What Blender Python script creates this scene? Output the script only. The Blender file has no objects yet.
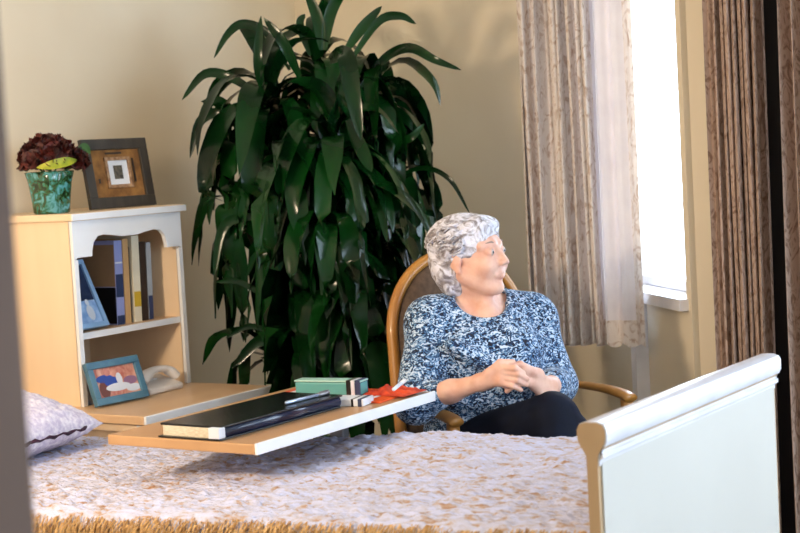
import bpy, bmesh, math, random
import numpy as np
from mathutils import Vector, Matrix, noise as mnoise
random.seed(7); rng = np.random.RandomState(3)
S = bpy.context.scene
COL = S.collection
R = math.radians
# ------------------------------------------------------------------ camera
F = 1600.0; YAW = R(33); PITCH = R(4.08); ROLL = 0.055
CAM = Vector((0, 0, 1.38))
fw = Vector((-math.sin(YAW)*math.cos(PITCH), math.cos(YAW)*math.cos(PITCH), -math.sin(PITCH)))
r0 = Vector((math.cos(YAW), math.sin(YAW), 0)); u0 = r0.cross(fw)
c_, s_ = math.cos(ROLL), math.sin(ROLL)
RT = r0*c_ - u0*s_; UP = r0*s_ + u0*c_
cd = bpy.data.cameras.new('camera'); cam = bpy.data.objects.new('camera', cd); COL.objects.link(cam)
m = Matrix((RT, UP, -fw)).transposed().to_4x4(); m.translation = CAM
cam.matrix_world = m
cd.lens = 72; cd.sensor_width = 36; cd.sensor_fit = 'HORIZONTAL'; cd.clip_start = .05
cd.dof.use_dof = True; cd.dof.focus_distance = 4.2; cd.dof.aperture_fstop = 6.0
S.camera = cam
S.view_settings.view_transform = 'Standard'; S.view_settings.look = 'None'
S.view_settings.gamma = 1; S.view_settings.exposure = 0.0
def J(px, py, d):          # a point of the room at depth d seen in that direction
    return CAM + (fw + RT*((px-400)/F) - UP*((py-266.5)/F))*d

# ------------------------------------------------------------------ materials
def rgb(r, g, b): return tuple((c/255/12.92 if c/255 <= .04045 else ((c/255+.055)/1.055)**2.4) for c in (r, g, b))+(1,)
MATS = {}
def mat(name, col, rough=.5, col2=None, nscale=8, namt=1.0, bump=0, bscale=60, metal=0, spec=.5, stretch=(1,1,1), detail=3,
        sheen=0, coat=0, distort=0, lo=.35, hi=.65, trans=0, sss=0):
    if name in MATS: return MATS[name]
    M = bpy.data.materials.new(name); M.use_nodes = True; nt = M.node_tree; N = nt.nodes; L = nt.links
    b = N['Principled BSDF']; b.inputs['Roughness'].default_value = rough; b.inputs['Metallic'].default_value = metal
    b.inputs['Specular IOR Level'].default_value = spec; b.inputs['Base Color'].default_value = col
    b.inputs['Sheen Weight'].default_value = sheen; b.inputs['Coat Weight'].default_value = coat
    if sss:
        b.inputs['Subsurface Weight'].default_value = sss; b.inputs['Subsurface Radius'].default_value = (.02, .008, .004); b.inputs['Subsurface Scale'].default_value = .5
    tc = N.new('ShaderNodeTexCoord'); mp = N.new('ShaderNodeMapping'); mp.inputs['Scale'].default_value = stretch
    L.new(tc.outputs['Object'], mp.inputs['Vector'])
    if col2 is None: col2 = tuple(min(1, c*.86) for c in col[:3])+(1,)
    n = N.new('ShaderNodeTexNoise'); n.inputs['Scale'].default_value = nscale; n.inputs['Detail'].default_value = detail
    n.inputs['Distortion'].default_value = distort
    L.new(mp.outputs[0], n.inputs['Vector'])
    cr = N.new('ShaderNodeValToRGB'); cr.color_ramp.elements[0].position = lo; cr.color_ramp.elements[1].position = hi
    cr.color_ramp.elements[0].color = col2; cr.color_ramp.elements[1].color = col
    L.new(n.outputs['Fac'], cr.inputs[0]); L.new(cr.outputs[0], b.inputs['Base Color'])
    M['ramp'] = cr.name
    if bump:
        n2 = N.new('ShaderNodeTexNoise'); n2.inputs['Scale'].default_value = bscale; n2.inputs['Detail'].default_value = 4
        L.new(mp.outputs[0], n2.inputs['Vector'])
        bp = N.new('ShaderNodeBump'); bp.inputs['Strength'].default_value = bump; bp.inputs['Distance'].default_value = .004
        L.new(n2.outputs['Fac'], bp.inputs['Height']); L.new(bp.outputs[0], b.inputs['Normal'])
    if trans:
        t = N.new('ShaderNodeBsdfTranslucent'); mx = N.new('ShaderNodeMixShader'); mx.inputs[0].default_value = trans
        L.new(cr.outputs[0], t.inputs['Color']); L.new(b.outputs[0], mx.inputs[1]); L.new(t.outputs[0], mx.inputs[2])
        L.new(mx.outputs[0], N['Material Output'].inputs['Surface'])
    MATS[name] = M
    return M
def ramp_stops(M, stops):
    cr = M.node_tree.nodes[M['ramp']].color_ramp
    while len(cr.elements) > 1: cr.elements.remove(cr.elements[-1])
    cr.elements[0].position = stops[0][0]; cr.elements[0].color = stops[0][1]
    for p, c in stops[1:]:
        e = cr.elements.new(p); e.color = c
    return M
m_wall = mat('wall_paint', rgb(232,219,194), .85, rgb(228,214,188), 3, bump=.05, bscale=120)
m_ceil = mat('ceiling_paint', rgb(235,230,220), .9)
m_floor = mat('carpet', rgb(120,105,90), .95, rgb(95,84,74), 60, bump=.5, bscale=200)
m_jamb = mat('door_frame_paint', rgb(100,80,68), .8)
m_beech = mat('beech_laminate', rgb(242,216,182), .42, rgb(236,206,170), 9, stretch=(1,1,.12), bump=.02)
m_beechh = mat('beech_laminate_top', rgb(224,188,148), .35, rgb(214,176,136), 9, stretch=(1,.1,1))
m_white = mat('white_and_daylit_beech', rgb(240,240,240), .35, rgb(236,236,238), 5)  # plain white; on furniture fronts it paints daylight onto tan beech
m_tray = mat('tray_laminate', rgb(194,152,110), .32, rgb(180,138,98), 8, stretch=(1,.1,1))
m_brown = mat('golden_beech', rgb(190,134,62), .35, rgb(172,116,50), 14, stretch=(1,1,.2), coat=.3)
m_endwood = mat('footboard_beech', rgb(180,152,118), .5, rgb(166,138,104), 12, stretch=(1,1,.2))
m_metal = mat('grey_metal', rgb(150,150,155), .35, metal=.8)
m_black = mat('black_cover', rgb(18,18,22), .3, rgb(12,12,15), 30)
m_pages = mat('book_pages', rgb(225,215,195), .8, rgb(200,188,165), 90, stretch=(1,1,6))
m_glass_pic = None
# ------------------------------------------------------------------ object helpers
def tag(o, label=None, cat=None, group=None, kind=None):
    if label: o['label'] = label
    if cat: o['category'] = cat
    if group: o['group'] = group
    if kind: o['kind'] = kind
    return o
def thing(name, label, cat, loc=(0,0,0), rz=0, group=None, rx=0, ry=0):
    o = bpy.data.objects.new(name, None); COL.objects.link(o); o.empty_display_size = .1
    o.matrix_basis = Matrix.Translation(loc) @ Matrix.Rotation(rz,4,'Z') @ Matrix.Rotation(ry,4,'Y') @ Matrix.Rotation(rx,4,'X')
    return tag(o, label, cat, group)
def root_of(o):
    while o.parent: o = o.parent
    return o
def obj(name, bm, mt, parent=None, world=False, smooth=True, label=None, kind=None, bevel=0, recalc=True):
    if bevel:
        pass
    if world and parent is not None:
        bm.transform(root_of(parent).matrix_basis.inverted())
    if recalc: bmesh.ops.recalc_face_normals(bm, faces=bm.faces)
    me = bpy.data.meshes.new(name); bm.to_mesh(me); bm.free()
    for mm in (mt if isinstance(mt, (list, tuple)) else [mt]): me.materials.append(mm)
    o = bpy.data.objects.new(name, me); COL.objects.link(o)
    if smooth:
        for p in me.polygons: p.use_smooth = True
        if smooth == 'auto':
            try: me.set_sharp_from_angle(angle=R(35))
            except Exception: pass
    if parent is not None: o.parent = parent
    if label: o['label'] = label
    if kind: o['kind'] = kind
    if bevel:
        md = o.modifiers.new('bevel', 'BEVEL'); md.width = bevel; md.segments = 3; md.limit_method = 'ANGLE'; md.angle_limit = R(40)
    return o
def box(bm, x0, x1, y0, y1, z0, z1, mi=0, M=None):
    vs = [bm.verts.new((x, y, z)) for x in (x0, x1) for y in (y0, y1) for z in (z0, z1)]
    if M is not None:
        for v in vs: v.co = M @ v.co
    for f in ((0,1,3,2),(4,6,7,5),(0,4,5,1),(2,3,7,6),(0,2,6,4),(1,5,7,3)):
        fc = bm.faces.new([vs[i] for i in f]); fc.material_index = mi
    return bm
def B(*a, **k): return box(bmesh.new(), *a, **k)
def bez(pts, n=8):
    """Catmull-Rom through points (optionally with radius as 4th value)"""
    P = [np.array(p, float) for p in pts]; P = [2*P[0]-P[1]] + P + [2*P[-1]-P[-2]]; out = []
    for i in range(1, len(P)-2):
        for k in range(n):
            t = k/n
            out.append(.5*((2*P[i])+(-P[i-1]+P[i+1])*t+(2*P[i-1]-5*P[i]+4*P[i+1]-P[i+2])*t*t+(-P[i-1]+3*P[i]-3*P[i+1]+P[i+2])*t**3))
    out.append(P[-2]); return out
def tube(bm, pts, rad=.01, seg=10, flat=None, mi=0, up=Vector((0,0,1))):
    """pts: list of 3 or 4-tuples; flat=(a,b): elliptical radii (side, up)"""
    rings = []; n = len(pts)
    for i, p in enumerate(pts):
        c = Vector(p[:3]); r = p[3] if len(p) > 3 else rad
        a = Vector(pts[max(0, i-1)][:3]); b = Vector(pts[min(n-1, i+1)][:3]); t = (b-a)
        if t.length < 1e-9: t = Vector((0,0,1))
        t.normalize()
        uu = up if abs(t.dot(up)) < .95 else Vector((1,0,0))
        s = t.cross(uu).normalized(); u = s.cross(t).normalized()
        fa, fb = flat if flat else (1, 1)
        rings.append([bm.verts.new(c + s*math.cos(2*math.pi*k/seg)*r*fa + u*math.sin(2*math.pi*k/seg)*r*fb) for k in range(seg)])
    for i in range(n-1):
        for k in range(seg):
            f = bm.faces.new((rings[i][k], rings[i][(k+1)%seg], rings[i+1][(k+1)%seg], rings[i+1][k])); f.material_index = mi
    for rg in (rings[0], rings[-1]):
        f = bm.faces.new(rg); f.material_index = mi
    return bm
def lathe(bm, prof, c=(0,0,0), seg=28, mi=0):
    rings = []
    for r, z in prof:
        rings.append([bm.verts.new((c[0]+r*math.cos(2*math.pi*k/seg), c[1]+r*math.sin(2*math.pi*k/seg), c[2]+z)) for k in range(seg)])
    for i in range(len(rings)-1):
        for k in range(seg):
            f = bm.faces.new((rings[i][k], rings[i][(k+1)%seg], rings[i+1][(k+1)%seg], rings[i+1][k])); f.material_index = mi
    bm.faces.new(rings[0]); bm.faces.new(rings[-1])
    return bm
def prism(bm, prof, axis, a, b, mi=0):
    """prof: 2D points; axis 'Y': prof=(x,z) swept y a..b; 'X': prof=(y,z); 'Z': prof=(x,y)"""
    def P(u, v, t): return {'Y': (u, t, v), 'X': (t, u, v), 'Z': (u, v, t)}[axis]
    A = [bm.verts.new(P(u, v, a)) for u, v in prof]; Bv = [bm.verts.new(P(u, v, b)) for u, v in prof]
    n = len(prof)
    for i in range(n):
        f = bm.faces.new((A[i], A[(i+1)%n], Bv[(i+1)%n], Bv[i])); f.material_index = mi
    bm.faces.new(A).material_index = mi; bm.faces.new(Bv).material_index = mi
    return bm
def struct(name, bm, mt, **k):
    o = obj(name, bm, mt, smooth=False, **k); o['kind'] = 'structure'; return o

# ------------------------------------------------------------------ SDF sculpting
import openvdb
class Sdf:
    def __init__(s, lo, hi, vox):
        s.lo = np.array(lo, float); s.v = vox; s.n = np.ceil((np.array(hi)-s.lo)/vox).astype(int)+1
        s.a = np.full(s.n, .06, np.float32); s.pad = .03
    def grid(s, lo, hi):
        i0 = np.clip(np.floor((lo-s.lo)/s.v).astype(int), 0, s.n); i1 = np.clip(np.ceil((hi-s.lo)/s.v).astype(int)+1, 0, s.n)
        if (i1-i0 <= 0).any(): return None, None
        sl = tuple(slice(a, b) for a, b in zip(i0, i1))
        ax = [s.lo[k]+np.arange(i0[k], i1[k])*s.v for k in range(3)]
        return sl, np.stack(np.meshgrid(*ax, indexing='ij'), -1)
    def comb(s, sl, d, k, op):
        a = s.a[sl]; d = np.minimum(d, .06) if op == 'u' else d
        if op == 'u':
            h = np.clip(.5+.5*(a-d)/k, 0, 1); s.a[sl] = (a*(1-h)+d*h-k*h*(1-h))
        else:
            h = np.clip(.5-.5*(a+d)/k, 0, 1); s.a[sl] = (a*(1-h)-d*h+k*h*(1-h))
    def cone(s, A, Bp, ra, rb=None, k=.01, op='u'):
        rb = ra if rb is None else rb
        A = np.array(A, float); Bp = np.array(Bp, float); r = max(ra, rb)+s.pad+k
        sl, g = s.grid(np.minimum(A, Bp)-r, np.maximum(A, Bp)+r)
        if sl is None: return
        ba = Bp-A; L2 = (ba@ba)+1e-12
        t = np.clip(((g-A)@ba)/L2, 0, 1)
        d = np.sqrt((((g-A)-t[..., None]*ba)**2).sum(-1))-(ra+(rb-ra)*t)
        s.comb(sl, d, k, op)
    def ell(s, c, r, M=None, k=.01, op='u'):
        c = np.array(c, float); r = np.array(r, float); R_ = r.max()+s.pad+k
        sl, g = s.grid(c-R_, c+R_)
        if sl is None: return
        q = g-c
        if M is not None: q = q@M          # columns of M = local axes in world
        k0 = np.sqrt(((q/r)**2).sum(-1)); k1 = np.sqrt(((q/(r*r))**2).sum(-1))+1e-9
        s.comb(sl, k0*(k0-1)/k1, k, op)
    def chain(s, pts, k=.01):
        for a, b in zip(pts[:-1], pts[1:]): s.cone(a[0], b[0], a[1], b[1], k)
    def mesh(s, smooth=0, name='sdf'):
        a = s.a; a[0] = a[-1] = .05; a[:, 0] = a[:, -1] = .05; a[:, :, 0] = a[:, :, -1] = .05
        g = openvdb.FloatGrid(.06); g.copyFromArray(a.astype(np.float32))
        pts, quads = g.convertToQuads(isovalue=0.0)
        bm = bmesh.new(); P = pts*s.v+s.lo
        vs = [bm.verts.new(p) for p in P.tolist()]
        for q in quads.tolist():
            try: bm.faces.new([vs[i] for i in q])
            except ValueError: pass
        for _ in range(smooth): bmesh.ops.smooth_vert(bm, verts=bm.verts, factor=.5, use_axis_x=True, use_axis_y=True, use_axis_z=True)
        return bm

# ------------------------------------------------------------------ the room
XW = -4.03; YB = 5.5; H = 2.55; YS = 4.57; XR = 2.5
struct('floor', B(XW-.1, XR+.1, -1.6, YB+.6, -.1, 0), m_floor)
struct('ceiling', B(XW-.1, XR+.1, -1.6, YB+.6, H, H+.1), m_ceil)
struct('wall_left', B(XW-.1, XW, .72, YB+.1, 0, H), m_wall)
struct('wall_back', B(XW, -2.85, YB, YB+.1, 0, H), m_wall)
# slanted window wall from (-2.5,5.15) to (-1.92,4.57)
A0 = Vector((-2.85, 5.5, 0)); fd = Vector((.70711, -.70711, 0)); fn = Vector((.70711, .70711, 0))
FM = Matrix((fd, fn, Vector((0,0,1)))).transposed().to_4x4(); FM.translation = A0
LF = 1.3152; w0, w1, wz0, wz1 = .60, LF-.02, .865, 2.25
bm = bmesh.new()
for a in ((0, w0, 0, H), (w1, LF+.02, 0, H), (w0, w1, 0, wz0), (w0, w1, wz1, H)):
    box(bm, a[0], a[1], 0, .14, a[2], a[3], M=FM)
struct('wall_window', bm, m_wall)
bm = bmesh.new()                                   # window frame, sill in the slanted wall
for a in ((w0, w0+.035, wz0+.02, wz1), (w1-.035, w1, wz0+.02, wz1), (w0, w1, wz1-.035, wz1), (w0, w1, wz0+.02, wz0+.05)):
    box(bm, a[0], a[1], .08, .12, a[2], a[3], M=FM)
m_frame = mat('window_frame_white', rgb(238,236,240), .4)
wf = struct('window_1', bm, m_frame)
obj('window_sill', B(w0-.0, w1+.015, -.03, .12, wz0-.018, wz0+.018, M=FM), m_frame, wf, smooth=False)
MG = bpy.data.materials.new('window_glass'); MG.use_nodes = True; nt = MG.node_tree; nt.nodes.clear()
o_ = nt.nodes.new('ShaderNodeOutputMaterial'); mx = nt.nodes.new('ShaderNodeMixShader'); mx.inputs[0].default_value = .05
t_ = nt.nodes.new('ShaderNodeBsdfTransparent'); g_ = nt.nodes.new('ShaderNodeBsdfGlossy'); g_.inputs['Roughness'].default_value = .02
nt.links.new(t_.outputs[0], mx.inputs[1]); nt.links.new(g_.outputs[0], mx.inputs[2]); nt.links.new(mx.outputs[0], o_.inputs[0])
obj('pane', B(w0+.035, w1-.035, .098, .102, wz0+.05, wz1-.035, M=FM), MG, wf, smooth=False)
# pale vertical strip under the sill
struct('pale_strip_1', B(.905, .95, -.045, .0, 0, wz0-.02, M=FM), m_frame)
# wall to the right of the window
VX0, VX1, VZ0, VZ1 = -.65, 1.7, .8, 2.3
bm = bmesh.new()
for a in ((-1.92, VX0, 0, H), (VX1, XR+.1, 0, H), (VX0, VX1, 0, VZ0), (VX0, VX1, VZ1, H)): box(bm, a[0], a[1], YS, YS+.14, a[2], a[3])
struct('wall_back_right', bm, m_wall)
bm = bmesh.new()
for a in ((VX0, VX0+.05, VZ0, VZ1), (VX1-.05, VX1, VZ0, VZ1), (VX0, VX1, VZ1-.05, VZ1), (VX0, VX1, VZ0, VZ0+.05), ((VX0+VX1)/2-.025, (VX0+VX1)/2+.025, VZ0, VZ1)):
    box(bm, a[0], a[1], YS+.05, YS+.10, a[2], a[3])
w3 = struct('fill_window', bm, m_frame)  # unseen window added to rake backlight over the bed
obj('pane', B(VX0+.04, VX1-.04, YS+.073, YS+.077, VZ0+.04, VZ1-.04), MG, w3, smooth=False)
m_dark = mat('near_black', rgb(26,20,20), .5)
d2 = struct('dark_panel', B(-1.74, -1.0, YS-.04, YS-.0, 0, 2.3), m_dark)  # near-black panel filling the gap between the curtains
obj('panel_handle', tube(bmesh.new(), bez([(-1.08, YS-.045, 1.0), (-1.08, YS-.09, 1.0), (-1.14, YS-.095, 1.0), (-1.18, YS-.095, 1.0)], 5), .009), m_metal, d2)
# right wall with the big window the daylight comes from
WY0, WY1, WZ0, WZ1 = 1.5, 4.3, .8, 2.3
bm = bmesh.new()
for a in ((.72, WY0, 0, H), (WY1, YS+.1, 0, H), (WY0, WY1, 0, WZ0), (WY0, WY1, WZ1, H)):
    box(bm, XR, XR+.12, a[0], a[1], a[2], a[3])
struct('wall_right', bm, m_wall)
bm = bmesh.new()
for a in ((WY0, WY0+.05, WZ0, WZ1), (WY1-.05, WY1, WZ0, WZ1), (WY0, WY1, WZ1-.05, WZ1), (WY0, WY1, WZ0, WZ0+.05), ((WY0+WY1)/2-.025, (WY0+WY1)/2+.025, WZ0, WZ1)):
    box(bm, XR+.03, XR+.08, *a)
w2 = struct('window_2', bm, m_frame)
obj('pane', B(XR+.053, XR+.057, WY0+.04, WY1-.04, WZ0+.04, WZ1-.04), MG, w2, smooth=False)
# wall with the doorway the camera looks through
DX0, DX1, DY0, DY1 = -.895, .22, .70, .84
bm = bmesh.new()
for a in ((XW-.1, DX0-.03, 0, H), (DX1+.03, XR+.1, 0, H), (DX0-.03, DX1+.03, 2.1, H)):
    box(bm, a[0], a[1], DY0, DY1, a[2], a[3])
struct('wall_front', bm, m_wall)
bm = bmesh.new()
for a in ((DX0-.03, DX0, 0, 2.1), (DX1, DX1+.03, 0, 2.1), (DX0-.03, DX1+.03, 2.07, 2.1)):
    box(bm, a[0], a[1], DY0-.012, DY1+.012, a[2], a[3])
struct('door_1', bm, m_jamb, bevel=.004)
# hallway behind the camera
bm = bmesh.new()
box(bm, -1.9, -1.8, -1.6, .70, 0, H); box(bm, 1.2, 1.3, -1.6, .70, 0, H); box(bm, -1.9, 1.3, -1.7, -1.6, 0, H)
struct('wall_hallway', bm, m_wall)
bb = mat('skirting_paint', rgb(225,218,205), .5)
struct('baseboard_left', B(XW, XW+.015, .84, YB, 0, .09), bb)
struct('baseboard_back', B(XW, -2.85, YB-.015, YB, 0, .09), bb)
struct('baseboard_window', B(0, LF, -.015, 0, 0, .09, M=FM), bb)
# wall socket behind the cabinet
sk = thing('wall_socket', 'small white wall socket with plug beside the beech shelf unit', 'socket', (XW+.001, 4.33, .68))
obj('socket_plate', B(0, .008, -.04, .04, -.04, .04), m_white, sk, smooth=False, bevel=.002)
obj('plug', B(.008, .045, -.022, .022, -.03, .015), m_white, sk, smooth=False, bevel=.006)

# ------------------------------------------------------------------ light
W = bpy.data.worlds.new('daylight'); S.world = W; W.use_nodes = True
bg = W.node_tree.nodes['Background']; bg.inputs[0].default_value = (.64, .80, 1.0, 1); bg.inputs[1].default_value = 13.6
def portal(c, nrm, sx, sy):
    l = bpy.data.lights.new('window_portal', 'AREA'); l.shape = 'RECTANGLE'; l.size = sx; l.size_y = sy; l.cycles.is_portal = True
    o = bpy.data.objects.new('window_portal', l); COL.objects.link(o)
    z = -Vector(nrm).normalized(); x = Vector((0,0,1)).cross(z).normalized(); y = z.cross(x)
    mm = Matrix((x, y, z)).transposed().to_4x4(); mm.translation = c; o.matrix_world = mm
portal((XR+.13, (WY0+WY1)/2, (WZ0+WZ1)/2), (-1, 0, 0), WY1-WY0, WZ1-WZ0)
portal(((VX0+VX1)/2, YS+.15, (VZ0+VZ1)/2), (0, -1, 0), VX1-VX0, VZ1-VZ0)
portal(FM @ Vector(((w0+w1)/2, .15, (wz0+wz1)/2)), -fn, w1-w0, wz1-wz0)
def ceiling_lamp(x, y, power, col, size, label):
    t = thing('ceiling_lamp', label, 'lamp', (x, y, H))
    obj('lamp_base', lathe(bmesh.new(), [(.06,0),(.07,-.005),(.07,-.03),(.05,-.035)]), m_metal, t)
    mg = bpy.data.materials.get('lamp_glass')
    if not mg:
        mg = bpy.data.materials.new('lamp_glass'); mg.use_nodes = True
        b = mg.node_tree.nodes['Principled BSDF']; b.inputs['Base Color'].default_value = (1,.85,.65,1)
        b.inputs['Emission Color'].default_value = (1,.72,.42,1); b.inputs['Emission Strength'].default_value = 3
    obj('lamp_shade', lathe(bmesh.new(), [(.05,-.03),(.15,-.035),(.165,-.06),(.14,-.1),(.08,-.12),(.01,-.125)]), mg, t)
    l = bpy.data.lights.new('lamp_bulb', 'AREA'); l.shape = 'DISK'; l.size = size; l.energy = power; l.color = col
    o = bpy.data.objects.new('lamp_bulb', l); COL.objects.link(o); o.location = (x, y, H-.14)
wl = thing('fill_lamp', 'unseen warm fill lamp added beside the doorway', 'lamp', (-2.9, DY1+.002, 1.75))  # unseen lamp added as warm fill for the camera-side faces
obj('wall_plate', B(-.06, .06, 0, .02, -.08, .08), m_metal, wl, smooth=False, bevel=.004)
obj('lamp_arm', tube(bmesh.new(), bez([(0,.02,0),(0,.06,-.02),(0,.09,.0)], 5), .008), m_metal, wl)
mgl = bpy.data.materials.new('lamp_shade_glass'); mgl.use_nodes = True; b = mgl.node_tree.nodes['Principled BSDF']; b.inputs['Base Color'].default_value = (1,.9,.75,1)
b.inputs['Emission Color'].default_value = (1,.75,.5,1); b.inputs['Emission Strength'].default_value = 4
obj('lamp_shade', lathe(bmesh.new(), [(.05,0),(.08,.01),(.10,.10),(.085,.16),(.04,.17)], (0,.12,-.04)), mgl, wl)
l = bpy.data.lights.new('lamp_bulb', 'AREA'); l.shape = 'DISK'; l.size = .3; l.energy = 48; l.color = (1, .78, .55)
o = bpy.data.objects.new('lamp_bulb', l); COL.objects.link(o); o.location = (-2.9, DY1+.26, 1.75); o.rotation_euler = (R(84), 0, 0)
ceiling_lamp(-.3, -.5, 10, (1, .72, .45), .3, 'round ceiling lamp in the hallway before the doorway')

# ------------------------------------------------------------------ bed
bed = thing('bed', 'single bed with footboard painted as daylit white, covered by the crocheted bedspread', 'bed', (-1.22, 2.95, 0))
# footboard: core with bulging top rail, runs along Y
rail = [(-.0105,.832),(-.011,.842),(-.017,.852),(-.0245,.864),(-.0265,.874),(-.0265,.886),(-.022,.895),(-.012,.899),(.012,.899),(.022,.895),(.0265,.886),(.0265,.874),(.0245,.864),(.017,.852),(.011,.842),(.0105,.832)]
fb = obj('footboard', prism(bmesh.new(), [(-1.22-.0105, .18)]+[(-1.22+x, z) for x, z in rail]+[(-1.22+.0105, .18)], 'Y', 2.45, 3.33), m_endwood, bed, world=True, smooth='auto')
obj('footboard_panel', B(-1.2092, -1.2065, 2.462, 3.318, .19, .829), mat('footboard_daylight', rgb(190,188,182), .4, rgb(186,184,178), 3), bed, world=True, smooth=False, label='outer face of the footboard, painted as daylit')  # whitish colour stands in for daylight on the tan wood
# thin pale skin: daylight painted on the rail's top and outer side
cl = [(-.0272,.886),(-.0225,.896),(-.012,.9005),(.013,.9005),(.0235,.8965),(.0282,.889),(.0282,.868),(.0235,.858),(.0165,.856),(.0165,.848),(.0205,.846),(.0205,.838),(.0135,.834),(.0125,.824),(.0095,.824),(.0095,.838),(.0155,.852),(.023,.864),(.025,.874),(.025,.885),(.021,.893),(.0115,.8965),(-.0115,.8965),(-.0215,.893),(-.0252,.885)]
obj('daylit_rail_skin', prism(bmesh.new(), [(-1.22+x, z) for x, z in cl], 'Y', 2.453, 3.327), mat('rail_daylight', rgb(214,214,222), .3), bed, world=True, smooth='auto', label='painted daylight on the footboard rail')
bm = bmesh.new(); box(bm, -1.2625, -1.2175, 2.47, 2.51, 0, .2); box(bm, -1.2625, -1.2175, 3.39, 3.43, 0, .2)
for y in (2.49, 3.30):
    obj('leg', B(-1.242, -1.198, y-.02, y+.02, 0, .181), m_endwood, bed, world=True, smooth=False)
bm.free()
for y0, y1 in ((2.47, 2.5), (3.28, 3.31)):
    obj('side_rail', B(-3.75, -1.231, y0, y1, .30, .42), m_endwood, bed, world=True, smooth=False, bevel=.004)
obj('headboard', B(-3.79, -3.75, 2.45, 3.36, .18, .92), m_beech, bed, world=True, smooth=False, bevel=.01)
for y in (2.49, 3.30): obj('leg', B(-3.79, -3.75, y-.02, y+.02, 0, .181), m_endwood, bed, world=True, smooth=False)
obj('mattress', B(-3.74, -1.27, 2.50, 3.29, .42, .57), m_white, bed, world=True, smooth=False, bevel=.03)
# bedspread
def bump2(x, y):
    v = Vector((x, y, 0))
    return mnoise.noise(v*5)*.012 + mnoise.noise(v*17)*.006 + abs(mnoise.noise(Vector((x*22+3, y*60+1, 0))))*.013 + abs(mnoise.noise(v*85))*.006
def bed_z(x, y):
    z = .638+.055*(x+2.5)
    z += .022*math.exp(-((x+2.0)**2/.09+(y-3.25)**2/.05))      # ruck of the cover near the far side
    z += .03*max(0, (-3.0-x))
    return z
def edge_drop(t):       # t distance beyond the edge shoulder
    return t
nx, ny = 420, 230
bm = bmesh.new(); G = []
prof = []               # across the bed: far hem -> far edge -> near edge -> near hem  (y, dz)
for i in range(ny):
    s = i/(ny-1)
    L1, L2, L3 = .22, .895, .10
    d = s*(L1+L2+L3)
    if d < L1: y = 3.375; dz = -(L1-d)
    elif d < L1+L2: y = 3.375-(d-L1); dz = 0
    else: y = 2.48; dz = -(d-L1-L2)
    prof.append([y, dz])
# round the shoulders by smoothing
P = np.array(prof)
for _ in range(60): P[1:-1] = (P[:-2]+P[2:]+2*P[1:-1])/4
for i in range(nx):
    x = -3.72+(2.485)*i/(nx-1); row = []
    for j in range(ny):
        y, dz = P[j]; b = bump2(x, y)
        top = 1 if dz > -.02 else max(0, 1+(dz+.02)/.03)
        z = bed_z(x, y)+dz
        wob = mnoise.noise(Vector((x*7, 3.3, y)))*.012
        yy = y + (0 if top == 1 else (wob+b)*(1-top)*(1 if y > 3 else -1))
        row.append(bm.verts.new((x, yy, z+b*top)))
    G.append(row)
for i in range(nx-1):
    for j in range(ny-1): bm.faces.new((G[i][j], G[i+1][j], G[i+1][j+1], G[i][j+1]))
m_spread = mat('crochet_spread', rgb(236,230,236), .9, rgb(150,108,72), 60, bump=1, bscale=190, stretch=(.42,1.0,1), distort=.8, lo=.36, hi=.56, detail=5)
ramp_stops(m_spread, [(.27, rgb(160,116,84)), (.37, rgb(184,160,146)), (.45, rgb(194,194,216)), (.62, rgb(206,212,246))])
spread = thing('bedspread', 'white and tan crocheted bedspread with a golden fringe covering the bed', 'bedspread', (-2.5, 2.95, .6))
obj('cover', bm, m_spread, spread, world=True)
# fringe along the near side
bm = bmesh.new(); rnd = random.Random(5)
for k in range(9000):
    x = -3.1+1.86*rnd.random(); u = rnd.random()
    z0 = bed_z(x, 2.48)-.006-.10*u; y0 = 2.474-.004*u + (0 if u > .15 else .02*(1-u/.15))
    ln = .035+.03*rnd.random(); dx = rnd.uniform(-.012,.012); w = .0016
    a = Vector((x, y0, z0)); pts = [a, a+Vector((dx*.4, -.012, -ln*.35+rnd.uniform(0,.012))), a+Vector((dx, -.014, -ln))]
    pr = None
    for q, p in enumerate(pts):
        ww = w*(1-.35*q)
        cur = (bm.verts.new(p+Vector((-ww, 0, 0))), bm.verts.new(p+Vector((ww, -.0006, 0))))
        if pr: bm.faces.new((pr[0], pr[1], cur[1], cur[0]))
        pr = cur
m_fr = mat('golden_fringe', rgb(226,188,132), .9, rgb(150,110,68), 30, stretch=(6,1,1))
obj('fringe', bm, m_fr, spread, world=True, kind='stuff', label='golden brown fringe', recalc=False)
# pillow
def pillow_mesh(w, d, h, n=70):
    bm = bmesh.new()
    for sgn in (1, -1):
        g = []
        for i in range(n+1):
            r_ = []
            for j in range(n+1):
                u = i/n*2-1; v = j/n*2-1
                e = max(0, (1-abs(u)**2.6))**.55*max(0, (1-abs(v)**2.6))**.55
                pin = 1-.07*(1-abs(u))*abs(v)**3-.07*(1-abs(v))*abs(u)**3
                z = sgn*h*e*.5
                p = Vector((u*w/2*pin, v*d/2*pin, z))
                if e > 0: p.z += (abs(mnoise.noise(p*55))*.012+mnoise.noise(p*9)*.01)*min(1, e*2)*sgn
                r_.append(bm.verts.new(p))
            g.append(r_)
        for i in range(n):
            for j in range(n): bm.faces.new((g[i][j], g[i+1][j], g[i+1][j+1], g[i][j+1]))
    bmesh.ops.remove_doubles(bm, verts=bm.verts, dist=.0005)
    return bm
m_pil = mat('lilac_crochet', rgb(236,230,240), .9, rgb(196,186,212), 70, bump=.8, bscale=120)
pl = thing('pillow', 'lilac crocheted pillow with dark plum edging at the head of the bed', 'pillow', (-3.30, 2.93, .705), rz=R(8), ry=R(10))
obj('pillow_cover', pillow_mesh(.42, .62, .17), m_pil, pl)
pp = []
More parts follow.
